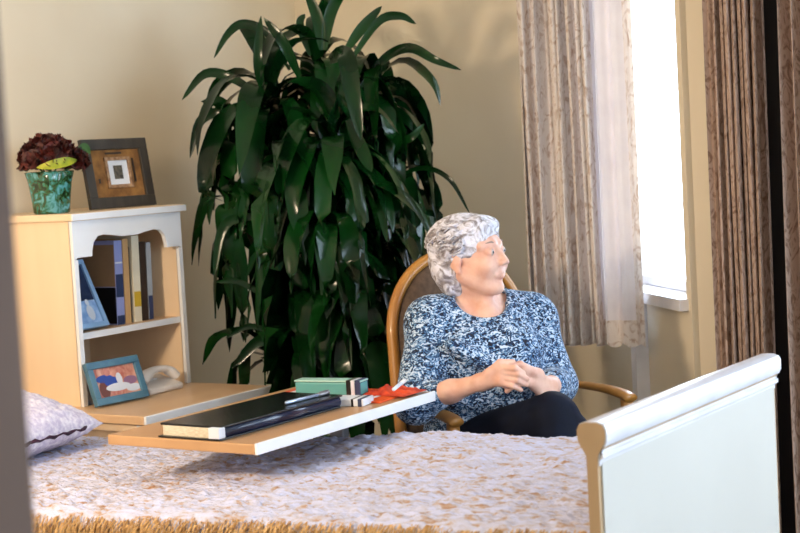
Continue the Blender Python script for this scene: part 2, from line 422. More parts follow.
for k in range(121):
    a = 2*math.pi*k/120; u = max(-1, min(1, 1.25*math.cos(a))); v = max(-1, min(1, 1.25*math.sin(a)))
    pin = 1-.07*(1-abs(u))*abs(v)**3-.07*(1-abs(v))*abs(u)**3
    pp.append((u*.21*pin, v*.31*pin, .003*math.sin(k*2.1), .004+.002*math.sin(k*1.7)))
obj('edging', tube(bmesh.new(), pp, seg=6), mat('plum_edging', rgb(74,34,58), .8, rgb(40,20,40), 60), pl, label='dark plum edging')

# ------------------------------------------------------------------ cabinet and shelf unit
cab = thing('bedside_cabinet', 'pale beech bedside cabinet with painted daylit front edge beyond the bed', 'cabinet', (-3.65, 3.84, 0))
def topslab(x1, y0, y1, z0, z1):
    return prism(bmesh.new(), [(-4.015, y0), (x1, y0), (x1, y1), (-4.015, y1)], 'Z', z0, z1)
obj('cabinet_top', B(-4.015, -3.222, 3.52, 4.135, .612, .64), m_beechh, cab, world=True, smooth=False, bevel=.004)
obj('front_edge', B(-3.222, -3.212, 3.52, 4.135, .612, .64), m_white, cab, world=True, smooth=False, bevel=.003, label='front edge of the top with painted daylight')  # cabinet front parts are white to paint in the daylight
obj('body', B(-4.01, -3.26, 3.545, 4.10, .06, .588), m_beech, cab, world=True, smooth=False, bevel=.003)
obj('moulding', prism(bmesh.new(), [(-3.26,.572),(-3.245,.576),(-3.242,.585),(-3.228,.59),(-3.226,.612),(-3.26,.612)], 'Y', 3.53, 4.125), m_white, cab, world=True, smooth='auto', label='moulding under the top with painted daylight')
obj('side_moulding', B(-4.01, -3.26, 3.532, 4.123, .588, .612), m_beech, cab, world=True, smooth=False)
obj('plinth', B(-3.98, -3.34, 3.56, 4.09, 0, .06), m_beech, cab, world=True, smooth=False)
for z0, z1 in ((.40,.562), (.23,.39), (.07,.22)):
    dr = obj('drawer', B(-3.26, -3.242, 3.555, 4.09, z0, z1), m_white, cab, world=True, smooth=False, bevel=.003)
    obj('knob', lathe(bmesh.new(), [(.008,0),(.007,.012),(.015,.02),(.015,.026),(.004,.03)], seg=16), m_metal, dr).matrix_basis = cab.matrix_basis.inverted() @ Matrix.Translation((-3.242, 3.835, (z0+z1)/2)) @ Matrix.Rotation(R(90),4,'Y')
hut = thing('shelf_unit', 'pale beech shelf unit with arched opening standing on the bedside cabinet', 'shelf unit', (-3.75, 3.87, .64))
HX = -3.55; HY0, HY1 = 3.612, 4.126
obj('side_panel', B(-4.0, HX-.012, HY0, HY0+.018, .6405, 1.222), m_beech, hut, world=True, smooth=False)
obj('side_panel', B(-4.0, HX-.012, HY1-.018, HY1, .6405, 1.222), m_beech, hut, world=True, smooth=False)
obj('back_panel', B(-4.0, -3.99, HY0+.018, HY1-.018, .6405, 1.222), m_beech, hut, world=True, smooth=False)
obj('shelf', B(-3.99, HX-.022, HY0+.018, HY1-.018, .848, .868), m_beechh, hut, world=True, smooth=False)
obj('shelf_edge', B(HX-.022, HX-.014, HY0+.018, HY1-.018, .848, .868), m_white, hut, world=True, smooth=False, label='shelf edge with painted daylight')
obj('top_panel', B(-4.01, HX+.012, HY0-.012, HY1+.012, 1.222, 1.246), m_beech, hut, world=True, smooth=False, bevel=.005)
obj('top_edge', B(HX+.012, HX+.018, HY0-.012, HY1+.012, 1.224, 1.244), m_white, hut, world=True, smooth=False, label='front edge of the top with painted daylight')
# face frame with arched valance  (y,z)
y0, y1 = HY0, HY1; s = .018
arch = [(y0+s, 1.107), (y0+.082, 1.107), (y0+.084, 1.125), (y0+.092, 1.15), (y0+.112, 1.168), (y0+.14, 1.172), (y0+.19, 1.166), (y0+.225,1.160), (y0+.26, 1.160),
        (y0+.295,1.160),(y0+.33,1.166), (y0+.38, 1.172), (y0+.408, 1.168), (y0+.428, 1.15), (y0+.436, 1.125), (y0+.438, 1.107), (y1-s, 1.107)]
bm = bmesh.new()
prism(bm, [(y0, 1.222)]+[(y0, 1.10)]+arch+[(y1, 1.10), (y1, 1.222)], 'X', HX-.014, HX)
box(bm, HX-.014, HX, y0, y0+s, .6405, 1.10); box(bm, HX-.014, HX, y1-s, y1, .6405, 1.10)
obj('face_frame', bm, m_white, hut, world=True, smooth=False, label='face frame with arched valance, painted as daylit')  # white front and edges: daylight painted over the beech

# books on the shelf: spines face +X
def book(name, y, w, h, d, cov, label, z=.8685, xf=-3.68, lean=0, bands=(), spine_label=None):
    t = thing(name, label, 'book', (xf+(.07 if z > .8 else 0), y-(.076 if z > .8 else 0), z), rx=lean, group='books on the upper shelf' if z > .8 else None)
    bm = bmesh.new(); c = .0025
    box(bm, -d, 0, -w/2, -w/2+c, 0, h); box(bm, -d, 0, w/2-c, w/2, 0, h); box(bm, -c, .0, -w/2+c, w/2-c, 0, h)
    obj('cover', bm, cov, t, smooth=False)
    obj('pages', B(-d+.004, -c, -w/2+c, w/2-c, .003, h-.003), m_pages, t, smooth=False)
    for z0, z1, mm in bands: obj('spine_band', B(0, .0006, -w/2+.001, w/2-.001, z0, z1), mm, t, smooth=False)
    return t
m_b1 = mat('cover_lavender', rgb(150,160,214), .5); m_b2 = mat('cover_tan', rgb(206,164,112), .6); m_b3 = mat('cover_cream', rgb(232,222,196), .6)
m_b4 = mat('cover_brown', rgb(52,38,30), .5); m_b5 = mat('cover_silver', rgb(165,172,180), .4); m_b6 = mat('cover_navy', rgb(44,58,96), .5); m_by = mat('yellow_band', rgb(214,176,50), .5)
m_bw = mat('white_band', rgb(225,230,240), .5)
tilt = R(-1.5)
bk1 = book('book', 3.946, .036, .275, .17, m_b1, 'lavender-spined album leftmost among the shelf books', bands=((.09,.165,m_b6),(.0,.03,m_b6),(.20,.205,m_bw)), lean=tilt)
book('book', 3.981, .026, .278, .18, m_b2, 'tan book between the lavender and the cream book', lean=tilt)
book('book', 4.002, .014, .25, .16, m_black, 'thin black book squeezed between tan and cream books', lean=tilt, xf=-3.69)
book('book', 4.029, .034, .285, .18, m_b3, 'cream book with a small yellow spine mark', bands=((.05,.10,m_by),), lean=tilt)
book('book', 4.064, .028, .262, .18, m_b4, 'dark brown book right of the cream book', lean=tilt)
book('book', 4.093, .022, .258, .17, m_b5, 'silver grey book rightmost on the shelf', bands=((.0,.08,m_b6),), lean=tilt)
m_kraft = mat('kraft_cover', rgb(150,120,90), .7)
obj('cover_panel', B(-.168, -.002, -.0188, -.018, .125, .262), m_kraft, bk1, smooth=False, label='brown upper half of the cover')
obj('cover_panel', B(-.168, -.002, -.0188, -.018, .004, .122), m_black, bk1, smooth=False, label='black lower half of the cover')

# ------------------------------------------------------------------ picture frames (face +X in local space, lean back to -X)
def blob(bm, cy, cz, ry, rz_, x, mi, n=20, th=.0006):
    A = [bm.verts.new((x+th, cy+ry*math.cos(2*math.pi*k/n), cz+rz_*math.sin(2*math.pi*k/n))) for k in range(n)]
    Bv = [bm.verts.new((x, v.co.y, v.co.z)) for v in A]
    bm.faces.new(A).material_index = mi
    for k in range(n): bm.faces.new((A[k], A[(k+1)%n], Bv[(k+1)%n], Bv[k])).material_index = mi
def frame_ring(bm, y0, y1, z0, z1, wd, x0, x1, bev=.004):
    for a in ((y0, y1, z0, z0+wd), (y0, y1, z1-wd, z1), (y0, y0+wd, z0+wd, z1-wd), (y1-wd, y1, z0+wd, z1-wd)): box(bm, x0, x1, *a)
def pic_frame(label, loc, rz, lean, w, h, wd, mfr, depth=.016, group=None, roll=0):
    dz = depth*math.sin(lean); loc = (loc[0], loc[1], loc[2]+dz)
    t = thing('picture_frame', label, 'picture frame', loc, rz=rz, ry=-lean, rx=roll, group=group)
    bm = bmesh.new(); frame_ring(bm, -w/2, w/2, 0, h, wd, -depth, 0)
    obj('frame', bm, mfr, t, smooth=False, bevel=.002)
    obj('backing', B(-depth-.002, -depth+.003, -w/2+.003, w/2-.003, .003, h-.003), m_b4, t, smooth=False)
    # easel strut behind, foot on the same level as the frame's bottom edge
    L_ = h*.62; a = math.tan(lean)*1.0
    zb = .0; M = Matrix.Rotation(-lean, 4, 'Y').inverted()
    topp = Vector((-depth-.003, 0, h*.6)); foot = M @ Vector((-(h*.6*math.sin(lean))-.05, 0, .004-dz))
    obj('easel_strut', tube(bmesh.new(), [topp, foot], .004, 6, flat=(3,1)), m_b4, t)
    return t
m_df = mat('dark_frame_wood', rgb(72,66,58), .45, rgb(56,50,44), 30, stretch=(1,1,.2))
m_och = mat('ochre_mat', rgb(160,112,56), .8, rgb(118,78,36), 26, detail=5)
m_pink = mat('photo_skin', rgb(214,150,134), .5, rgb(190,112,100), 30)
m_lb = mat('light_blue_frame', rgb(150,190,232), .4); m_slate = mat('slate_blue_frame', rgb(84,128,152), .4, rgb(70,112,138), 20)
t = pic_frame('dark wooden picture frame with ochre mount on top of the shelf unit', (-3.67, 3.99, 1.2465), R(-6), R(9), .285, .232, .036, m_df)
obj('mount', B(-.012, -.010, -.107, .107, .036, .196), m_och, t, smooth=False, label='rough ochre mount')
bm = bmesh.new(); frame_ring(bm, -.052, .058, .066, .170, .011, -.010, -.002)
obj('inner_frame', bm, mat('inner_frame_wood', rgb(188,150,112), .6, rgb(120,84,54), 40), t, smooth=False)
obj('small_mount', B(-.010, -.008, -.041, .047, .077, .159), m_white, t, smooth=False)
bm = bmesh.new(); box(bm, -.008, -.0072, -.016, .022, .096, .142); 
m_pg = mat('small_photo', rgb(120,112,96), .5, rgb(50,46,40), 60)
obj('photo', bm, m_pg, t, smooth=False)
bm = bmesh.new(); box(bm, -.010, -.0085, .070, .078, .085, .165); box(bm, -.010, -.0085, -.04, .03, .181, .187); box(bm, -.010, -.0085, -.085, -.078, .085, .10); box(bm, -.010, -.0085, -.02, .06, .045, .049)
bm.free()
for a in ((.070, .078, .085, .165), (-.04, .03, .181, .187), (-.085, -.078, .085, .10)): obj('mount_slot', B(-.010, -.0085, *a), m_b4, t, smooth=False, label='dark slot in the mount')
# light blue frame on the shelf
t = pic_frame('light blue picture frame leaning back on the shelf before the books', (-3.59, 3.722, .8715), R(0), R(25), .145, .235, .016, m_lb)
m_nb = mat('photo_night', rgb(48,66,104), .4, rgb(30,44,76), 14); m_pb = mat('photo_pale_blue', rgb(176,206,240), .4, rgb(120,160,214), 30)
bm = bmesh.new(); box(bm, -.010, -.008, -.058, .058, .095, .219, 0); box(bm, -.010, -.008, -.058, .058, .016, .095, 1)
blob(bm, -.02, .06, .014, .03, -.008, 1); blob(bm, .02, .052, .016, .026, -.008, 2); blob(bm, .02, .088, .008, .011, -.008, 2)
obj('photo', bm, [m_nb, m_pb, m_bw], t, smooth=False)
# slate blue frame with family photo on the cabinet top
t = pic_frame('slate blue picture frame with family photo on the bedside cabinet', (-3.46, 3.700, .6425), R(-6), R(20), .214, .14, .023, m_slate, depth=.02)
obj('photo', B(-.012, -.009, -.085, .085, .02, .120), mat('family_photo_ground', rgb(226,172,148), .4, rgb(186,104,88), 22, distort=1), t, smooth=False)
m_blue = mat('photo_blue', rgb(32,72,170), .4); m_bwn = mat('photo_brown', rgb(110,50,34), .4)
bm = bmesh.new()
blob(bm, -.055, .048, .02, .028, -.009, 2); blob(bm, -.045, .082, .035, .013, -.009, 0); blob(bm, -.02, .07, .03, .016, -.0088, 0); blob(bm, -.03, .102, .013, .012, -.0088, 3)
blob(bm, .0, .05, .05, .013, -.0086, 1); blob(bm, .012, .075, .012, .02, -.0084, 1); blob(bm, .02, .103, .012, .011, -.0086, 3); blob(bm, .055, .065, .028, .014, -.0088, 4); blob(bm, .06, .04, .03, .012, -.0088, 1)
obj('figures', bm, [m_blue, m_bw, m_bwn, m_pink, mat('photo_mauve', rgb(150,110,140), .4)], t, smooth=False)
# card behind the slate frame
t = thing('greeting_card', 'blue and white greeting card standing behind the slate blue frame', 'card', (-3.56, 3.662, .6405), rz=R(-4))
obj('card_front', B(-.002, 0, -.032, .03, 0, .125, M=Matrix.Rotation(-.12, 4, 'Y')), mat('card_blue', rgb(80,126,196), .5, rgb(226,226,230), 18), t, smooth=False)
obj('card_back', B(-.03, -.028, -.032, .03, 0, .121, M=Matrix.Rotation(.12, 4, 'Y')), m_bw, t, smooth=False)

# telephone
m_ph = mat('telephone_plastic', rgb(246,240,236), .35)
t = thing('telephone', 'cream desk telephone in the lower bay of the shelf unit', 'telephone', (-3.56, 3.94, .6405), rz=R(0))
obj('body', prism(bmesh.new(), [(-.10,0),(.07,0),(.075,.008),(.072,.02),(-.06,.055),(-.10,.055)], 'Y', -.085, .075), m_ph, t, smooth='auto', bevel=.006)
obj('handset', tube(bmesh.new(), bez([(.035,-.088,.045,.020),(.03,-.06,.060,.021),(.03,-.02,.072,.015),(.03,.03,.070,.015),(.03,.062,.056,.021),(.035,.082,.040,.019)], 6), seg=14, flat=(1.25,.8)), m_ph, t, label='cream handset lying across the body')
kb = bmesh.new()
sl = Matrix.Translation((0,0,0))
for i in range(3):
    for j in range(4):
        x = -.05+.0+j*.018; zz = .055-(x+.06)*(.035/.132)+.0005
        box(kb, x-.006, x+.006, -.03+i*.02-.007, -.03+i*.02+.007, zz-.004, zz+.003)
obj('keypad', kb, m_white, t, smooth=False)

# vase with flowers
vz = thing('glass_vase', 'teal and green speckled glass vase on top of the shelf unit', 'vase', (-3.69, 3.672, 1.2465))
GM = mat('teal_glass', rgb(96,190,190), .12, rgb(84,130,60), 34, distort=1.5, lo=.42, hi=.52, spec=.8)
ramp_stops(GM, [(.34, rgb(24,48,26)), (.44, rgb(70,112,62)), (.53, rgb(64,140,124)), (.66, rgb(120,196,204))])
GM.node_tree.nodes['Principled BSDF'].inputs['Transmission Weight'].default_value = .35
bm = bmesh.new(); rings = []
def sq(r, a, p=3.2):
    c, s = math.cos(a), math.sin(a); k = (abs(c)**p+abs(s)**p)**(-1/p); return r*k*c, r*k*s
for r_, z in ((.045,0),(.050,.004),(.054,.05),(.060,.10),(.068,.132),(.066,.134),(.062,.132),(.055,.10),(.049,.05),(.044,.012)):
    rings.append([bm.verts.new((*sq(r_, 2*math.pi*k/40), z)) for k in range(40)])
for i in range(len(rings)-1):
    for k in range(40): bm.faces.new((rings[i][k], rings[i][(k+1)%40], rings[i+1][(k+1)%40], rings[i+1][k]))
bm.faces.new(rings[0]); bm.faces.new(rings[-1])
obj('vase_body', bm, GM, vz)
fl = thing('flower_bouquet', 'dark maroon ruffled flowers with a yellow-green leaf in the glass vase', 'flowers', (-3.69, 3.672, 1.266))
fl.scale = (.95, .95, 1.0)
m_mar = mat('maroon_petal', rgb(92,24,12), .6, rgb(36,8,5), 30, distort=1)
def petal(bm, c, nrm, size, rnd, mi=0):
    n = Vector(nrm).normalized(); a = n.orthogonal().normalized(); a.rotate(Matrix.Rotation(rnd.uniform(0, 6.28), 3, n)); b = n.cross(a)
    g = []
    for i in range(5):
        row = []
        for j in range(5):
            u = (i/4-.5)*2; v = (j/4-.5)*2
            k = 1-.25*(u*u*v*v)
            p = Vector(c)+a*u*size*k+b*v*size*k+n*(size*(.5*(u*u+v*v)*rnd.uniform(.2,.9)+.25*math.sin(4*u+c[0]*90)*abs(v)))
            row.append(bm.verts.new(p))
        g.append(row)
    for i in range(4):
        for j in range(4): bm.faces.new((g[i][j], g[i+1][j], g[i+1][j+1], g[i][j+1])).material_index = mi
rnd = random.Random(11)
heads = [(0,.0,.20,.055,.075),(.0,-.055,.175,.045,.05),(.0,.05,.19,.045,.06),(.02,.095,.165,.035,.04),(-.04,.0,.19,.05,.055),(.03,-.02,.18,.05,.05)]
for hx, hy, hz, hr, hh in heads:
    bm = bmesh.new()
    for k in range(70):
        a = rnd.uniform(0, 6.283); ph = math.acos(rnd.uniform(-.45, 1)); d = Vector((math.sin(ph)*math.cos(a), math.sin(ph)*math.sin(a), math.cos(ph)))
        petal(bm, (hx+d.x*hr, hy+d.y*hr, hz+d.z*hr*.75-.02), d+Vector((0,0,.2)), .017+rnd.random()*.008, rnd)
    lathe(bm, [(.002,-.75*hr),(hr*.7,-.5*hr),(hr*.85,0),(hr*.6,.5*hr),(.002,.7*hr)], (hx,hy,hz-.02), 16)
    obj('flower_head', bm, m_mar, fl)
    obj('stem', tube(bmesh.new(), bez([(hx*.3, hy*.3, 0), (hx*.5, hy*.45, .1), (hx, hy, hz-.04)], 4), .003, 6), mat('stem_green', rgb(70,92,40), .6), fl)
m_yl = mat('yellow_leaf', rgb(180,176,30), .5, rgb(120,140,28), 30); m_gl = mat('green_leaf', rgb(70,112,52), .5)
def leafmesh(pts, wmax, nrm, fold=.15):
    bm = bmesh.new(); P_ = [Vector(p[:3]) for p in bez(pts, 5)]; rows = []; n = len(P_)
    for i, p in enumerate(P_):
        t_ = (P_[min(n-1,i+1)]-P_[max(0,i-1)]).normalized(); s_v = t_.cross(Vector(nrm)).normalized(); up_ = s_v.cross(t_)
        w_ = wmax*math.sin(math.pi*min(1, (i+.15)/(n-.7)))**.7
        rows.append([bm.verts.new(p+s_v*w_*q+up_*abs(q)*w_*fold) for q in (-1,-.5,0,.5,1)])
    for i in range(n-1):
        for k in range(4): bm.faces.new((rows[i][k], rows[i][k+1], rows[i+1][k+1], rows[i+1][k]))
    return bm
obj('leaf', leafmesh([(.03,-.085,.128),(.075,-.06,.134),(.095,-.01,.142),(.09,.04,.146)], .016, (1,-.6,.3)), m_yl, fl, label='yellow-green leaf')
obj('leaf', leafmesh([(.03,.09,.15),(.03,.12,.165),(.03,.15,.18),(.03,.17,.165)], .022, (1,0,.3)), m_gl, fl, label='green leaf')

# ------------------------------------------------------------------ overbed table
ot = thing('overbed_table', 'tan laminate overbed table with painted daylit edge reaching over the bed', 'table', (-2.41, 3.3, 0))
TX0, TX1, TY0, TY1, TZ = -2.63, -2.185, 2.745, 3.50, .755
obj('tabletop', B(TX0, TX1-.006, TY0, TY1, TZ-.024, TZ), m_tray, ot, world=True, smooth=False, bevel=.003)
obj('daylit_edge', B(TX1-.006, TX1, TY0, TY1, TZ-.024, TZ+.002), m_white, ot, world=True, smooth=False, bevel=.001, label='table edge with painted daylight')  # white strip paints daylight along the tan table edge
obj('column', B(-2.50, -2.455, 3.455, 3.485, .08, TZ-.024), m_metal, ot, world=True, smooth=False, bevel=.004)
obj('bracket', B(-2.54, -2.30, 3.1, 3.49, TZ-.036, TZ-.024), m_metal, ot, world=True, smooth=False)
bm = bmesh.new(); box(bm, -2.72, -2.16, 3.45, 3.49, .055, .09)
obj('base', bm, m_metal, ot, world=True, smooth=False, bevel=.006)
for x in (-2.70, -2.20): obj('foot', B(x-.02, x+.02, 2.85, 3.50, .055, .085), m_metal, ot, world=True, smooth=False, bevel=.005)
for x in (-2.70, -2.20):
    for y in (2.88, 3.46):
        bm = lathe(bmesh.new(), [(.005,-.012),(.026,-.012),(.028,-.008),(.028,.008),(.026,.012),(.005,.012)], seg=20); bm.transform(Matrix.Translation((x, y, .028)) @ Matrix.Rotation(R(90),4,'Y'))
        obj('caster', bm, m_black, ot, world=True)
# black folder with pages
fo = thing('binder', 'thick black zip binder with cream pages lying on the overbed table', 'binder', (-2.381, 2.985, TZ+.0006), rz=R(-1))
w_, l_ = .185, .47
obj('bottom_cover', B(-w_/2, w_/2, -.235, .23, 0, .004), m_black, fo, smooth=False, bevel=.0015)
obj('top_cover', B(-w_/2, w_/2, -.225, .24, .027, .032), mat('black_leather', rgb(20,22,28), .22, rgb(14,15,20), 20, bump=.1, bscale=200), fo, smooth=False, bevel=.0015)
obj('pages', B(-w_/2+.008, w_/2-.014, -.225, .225, .004, .027), m_pages, fo, smooth=False, label='cream page block')
obj('spine', tube(bmesh.new(), [(w_/2-.012, y, .0158) for y in (-.225, 0, .232)], .0155, 12, flat=(.8,1)), mat('spine_blue_sheen', rgb(20,32,62), .2, rgb(14,22,46), 12), fo, label='black spine with painted blue reflection')  # navy colour paints a blue reflection along the binder's edge
obj('clasp', B(w_/2-.03, w_/2+.002, -.238, -.215, .005, .030), m_bw, fo, smooth=False, bevel=.002, label='small white clasp')
pn = thing('pen', 'silver pen lying along the edge of the black binder', 'pen', (-2.325, 3.13, TZ+.0006+.0375), rz=R(-3))
obj('barrel', tube(bmesh.new(), [(0,-.085,0,.001),(0,-.08,0,.0045),(0,.04,0,.005)], seg=12), mat('silver_pen', rgb(190,205,230), .2, metal=.6), pn)
obj('cap', tube(bmesh.new(), [(0,.04,0,.0054),(0,.085,0,.0054),(0,.088,0,.003)], seg=12), m_metal, pn)
obj('clip', B(-.001, .001, .05, .085, .0052, .0072), m_metal, pn, smooth=False)
# orange magazine, white book, teal notebook box
t = thing('magazine', 'red-orange magazine with white stripes at the far end of the overbed table', 'magazine', (-2.39, 3.385, TZ+.0006), rz=R(4))
m_or = mat('orange_cover', rgb(226,86,30), .4, rgb(200,60,24), 9)
obj('cover', B(-.19, .16, -.10, .09, 0, .005), m_or, t, smooth=False)
obj('stripe', B(.105, .118, -.10, .09, .005, .0056), m_bw, t, smooth=False, label='white stripe')
obj('stripe', B(-.17, -.15, -.10, .09, .005, .0056), m_bw, t, smooth=False, label='white stripe')
cl_ = thing('orange_cloth', 'crumpled red-orange cloth beside the teal box on the overbed table', 'cloth', (-2.262, 3.425, TZ+.0065))
bm = bmesh.new(); g = []
for i in range(26):
    row = []
    for j in range(26):
        u, v = i/25-.5, j/25-.5; e = max(0, 1-(2*max(abs(u), abs(v)))**4)
        z = (.004+.022*abs(mnoise.noise(Vector((u*4+2, v*4, .3))))+.008*mnoise.noise(Vector((u*11, v*11, 1))))*e
        row.append(bm.verts.new((u*.13, v*.11, max(.0005, z))))
    g.append(row)
for i in range(25):
    for j in range(25): bm.faces.new((g[i][j], g[i+1][j], g[i+1][j+1], g[i][j+1]))
obj('cloth', bm, mat('orange_fabric', rgb(222,80,36), .7, rgb(176,44,22), 30), cl_)
t = thing('book', 'small white book with dark bands in front of the teal box', 'book', (-2.288, 3.268, TZ+.0006), rz=R(12))
obj('cover', B(-.04, .045, -.035, .035, 0, .018), m_bw, t, smooth=False, bevel=.002)
obj('spine_band', B(.012, .018, -.0356, .0356, -.0002, .0184), m_black, t, smooth=False)
obj('spine_band', B(.030, .040, -.0356, .0356, -.0002, .0184), m_b6, t, smooth=False)
t = thing('pencil_case', 'teal box with black and white end bands on the overbed table', 'box', (-2.41, 3.368, TZ+.0066), rz=R(9))
obj('case_body', B(-.105, .085, -.022, .022, 0, .034), mat('teal_plastic', rgb(92,168,166), .4, rgb(82,158,156), 10), t, smooth=False, bevel=.004)
obj('case_lid', B(-.107, .087, -.024, .024, .0342, .039), mat('teal_pale', rgb(170,216,206), .4), t, smooth=False, bevel=.003, label='paler teal lid')
obj('end_band', B(.045, .056, -.0248, .0248, .0, .0396), m_black, t, smooth=False)
obj('end_band', B(.058, .068, -.0246, .0246, .0, .0394), m_bw, t, smooth=False, label='white band')
obj('end_band', B(.070, .084, -.0248, .0248, .0, .0396), m_b6, t, smooth=False, label='navy band')

wp = thing('pen', 'white pen lying on the orange cloth at the far end of the overbed table', 'pen', (-2.212, 3.37, TZ+.036), rz=R(22))
obj('barrel', tube(bmesh.new(), [(0,-.075,0,.001),(0,-.068,0,.0048),(0,.075,0,.0052)], seg=12), m_bw, wp)
obj('cap', tube(bmesh.new(), [(0,.03,0,.0058),(0,.078,0,.0058)], seg=12), m_white, wp)
# ------------------------------------------------------------------ armchair (local +X faces forward)
CH = (-2.228, 3.99, 0); CR = R(-30.7)
ch = thing('armchair', 'golden beech bentwood armchair with brown padded back beside the window', 'armchair', CH, rz=CR)
m_up = mat('brown_upholstery', rgb(98,80,66), .85, rgb(78,62,52), 60, bump=.4, bscale=250)
def lean_x(z): return -.235-.17*max(0, z-.42)
hoop = []
for k in range(0, 25):
    a = math.pi*k/24; y = -.228*math.cos(a); z = .80+.265*math.sin(a)**.9
    hoop.append((lean_x(z), y, z))
pts = [(lean_x(.0)+.0-.05, -.24, 0.0), (lean_x(.3), -.24, .3), (lean_x(.5), -.24, .5), (lean_x(.66), -.236, .66)] + hoop + [(lean_x(.66), .236, .66), (lean_x(.5), .24, .5), (lean_x(.3), .24, .3), (lean_x(0)-.05, .24, 0)]
obj('back_frame', tube(bmesh.new(), bez(pts, 3), .017, 12, flat=(1,1.15), up=Vector((1,0,0))), m_brown, ch)
# padded back: sdf slab inside the hoop
def lathe_pad():
    bm = bmesh.new(); fr = []; bk = []
    n = 18
    for i in range(n+1):
        z = .50+(1.045-.50)*i/n
        hw = .222 if z < .80 else .222*math.sqrt(max(0.02, 1-((z-.80)/.255)**2))
        rf = []; rb = []
        for j in range(15):
            v = j/14*2-1; e = (1-abs(v)**4)*(1-abs(2*i/n-1)**6)
            rf.append(bm.verts.new((lean_x(z)+.006+.036*e**.5, v*hw, z))); rb.append(bm.verts.new((lean_x(z)-.012, v*hw, z)))
        fr.append(rf); bk.append(rb)
    for G_ in (fr, bk):
        for i in range(n):
            for j in range(14): bm.faces.new((G_[i][j], G_[i+1][j], G_[i+1][j+1], G_[i][j+1]))
    for i in range(n):
        for j in (0, 14): bm.faces.new((fr[i][j], fr[i+1][j], bk[i+1][j], bk[i][j]))
    for j in range(14):
        for i in (0, n): bm.faces.new((fr[i][j], fr[i][j+1], bk[i][j+1], bk[i][j]))
    return bm
obj('back_pad', lathe_pad(), m_up, ch, label='brown padded backrest')
obj('seat_frame', B(-.24, .24, -.25, .25, .31, .36), m_brown, ch, smooth=False, bevel=.008)
obj('seat_cushion', B(-.24, .25, -.24, .24, .36, .435), m_up, ch, smooth=True, bevel=.03)
for sy in (-1, 1):
    y = sy*.283
    arm = bez([(lean_x(.62)-.0, sy*.262, .640, .016), (-.15, y, .652, .016), (.0, y, .658, .017), (.09, y, .657, .019), (.15, y, .651, .020), (.178, y, .644, .018)], 6)
    obj('armrest', tube(bmesh.new(), arm, seg=14, flat=(1.25,.68)), m_brown, ch)
    obj('leg', tube(bmesh.new(), bez([(.155, y, .640, .018), (.165, y, .5, .019), (.20, sy*.27, .36, .018), (.215, sy*.268, .0, .015)], 6), seg=12), m_brown, ch)

# ------------------------------------------------------------------ woman
rt = r0.copy(); tw = -Vector((fw.x, fw.y, 0)).normalized(); zz = Vector((0,0,1))
V3 = lambda v: np.array(v[:])
a_ = R(57); hf = tw*math.cos(a_)+rt*math.sin(a_); hf = (hf+zz*.05).normalized(); hl = zz.cross(hf).normalized(); hu = hf.cross(hl)
HC = J(472, 256, 4.50)
HM = np.stack([V3(hf), V3(hl), V3(hu)], 1)
def hp(x, y, z): return V3(HC)+HM@np.array((x, y, z))
tf = (tw*math.cos(R(18))+rt*math.sin(R(18))); tl = zz.cross(tf); TM = np.stack([V3(tf), V3(tl), V3(zz)], 1)   # torso frame
pel = V3(J(486, 448, 4.56)); chest = V3(J(486, 352, 4.55))
shR = V3(J(431, 322, 4.50)); shL = V3(J(532, 320, 4.62)); elR = V3(J(416, 402, 4.34)); elL = V3(J(557, 384, 4.52))
wrR = V3(J(481, 382, 4.21)); wrL = V3(J(549, 386, 4.30))
knR = V3(J(552, 418, 4.24)); hipR = V3(J(470, 452, 4.47)); hipL = V3(J(505, 456, 4.60))
knL = V3(J(566, 440, 4.28))
def zset(p, z): q = p.copy(); q[2] = z; return q
f3 = np.array((.86, -.51, 0))
ankR = knR+f3*.16+np.array((.02, -.0, -.40)); footR = ankR+f3*.17+np.array((0,0,-.05))
ankL = zset(knL+f3*.03, .09); footL = ankL+f3*.17+np.array((0,0,-.045))
lo = (-2.85, 3.40, 0); hi = (-1.60, 4.45, 1.32)
def torso(sd, g=0):
    sd.ell(pel+np.array((0,0,.03)), (.125+g, .165+g, .12+g), TM, k=.05)
    sd.ell(V3(J(487, 405, 4.555)), (.125+g, .155+g, .12+g), TM, k=.06)
    sd.ell(chest, (.115+g, .158+g, .14+g), TM, k=.06)
    sd.ell(V3(J(464, 358, 4.45)), (.062+g, .066+g, .068+g), TM, k=.05)
    sd.ell(V3(J(510, 357, 4.47)), (.062+g, .066+g, .068+g), TM, k=.05)
    sd.cone(shR, shL, .055+g, .055+g, k=.05)
    sd.cone(V3(J(468, 306, 4.57)), V3(J(440, 318, 4.54)), .04+g, .045+g, k=.03)
    sd.cone(V3(J(492, 306, 4.60)), V3(J(528, 315, 4.61)), .04+g, .045+g, k=.03)
sd = Sdf((-2.75, 3.5, .30), (-1.75, 4.45, 1.30), .0032)
torso(sd)
# neck
sd.cone(V3(J(480, 306, 4.57)), hp(-.018, 0, -.07), .056, .047, k=.03)
sd.cone(V3(J(492, 322, 4.48)), hp(.022, 0, -.085), .022, .016, k=.03)   # throat
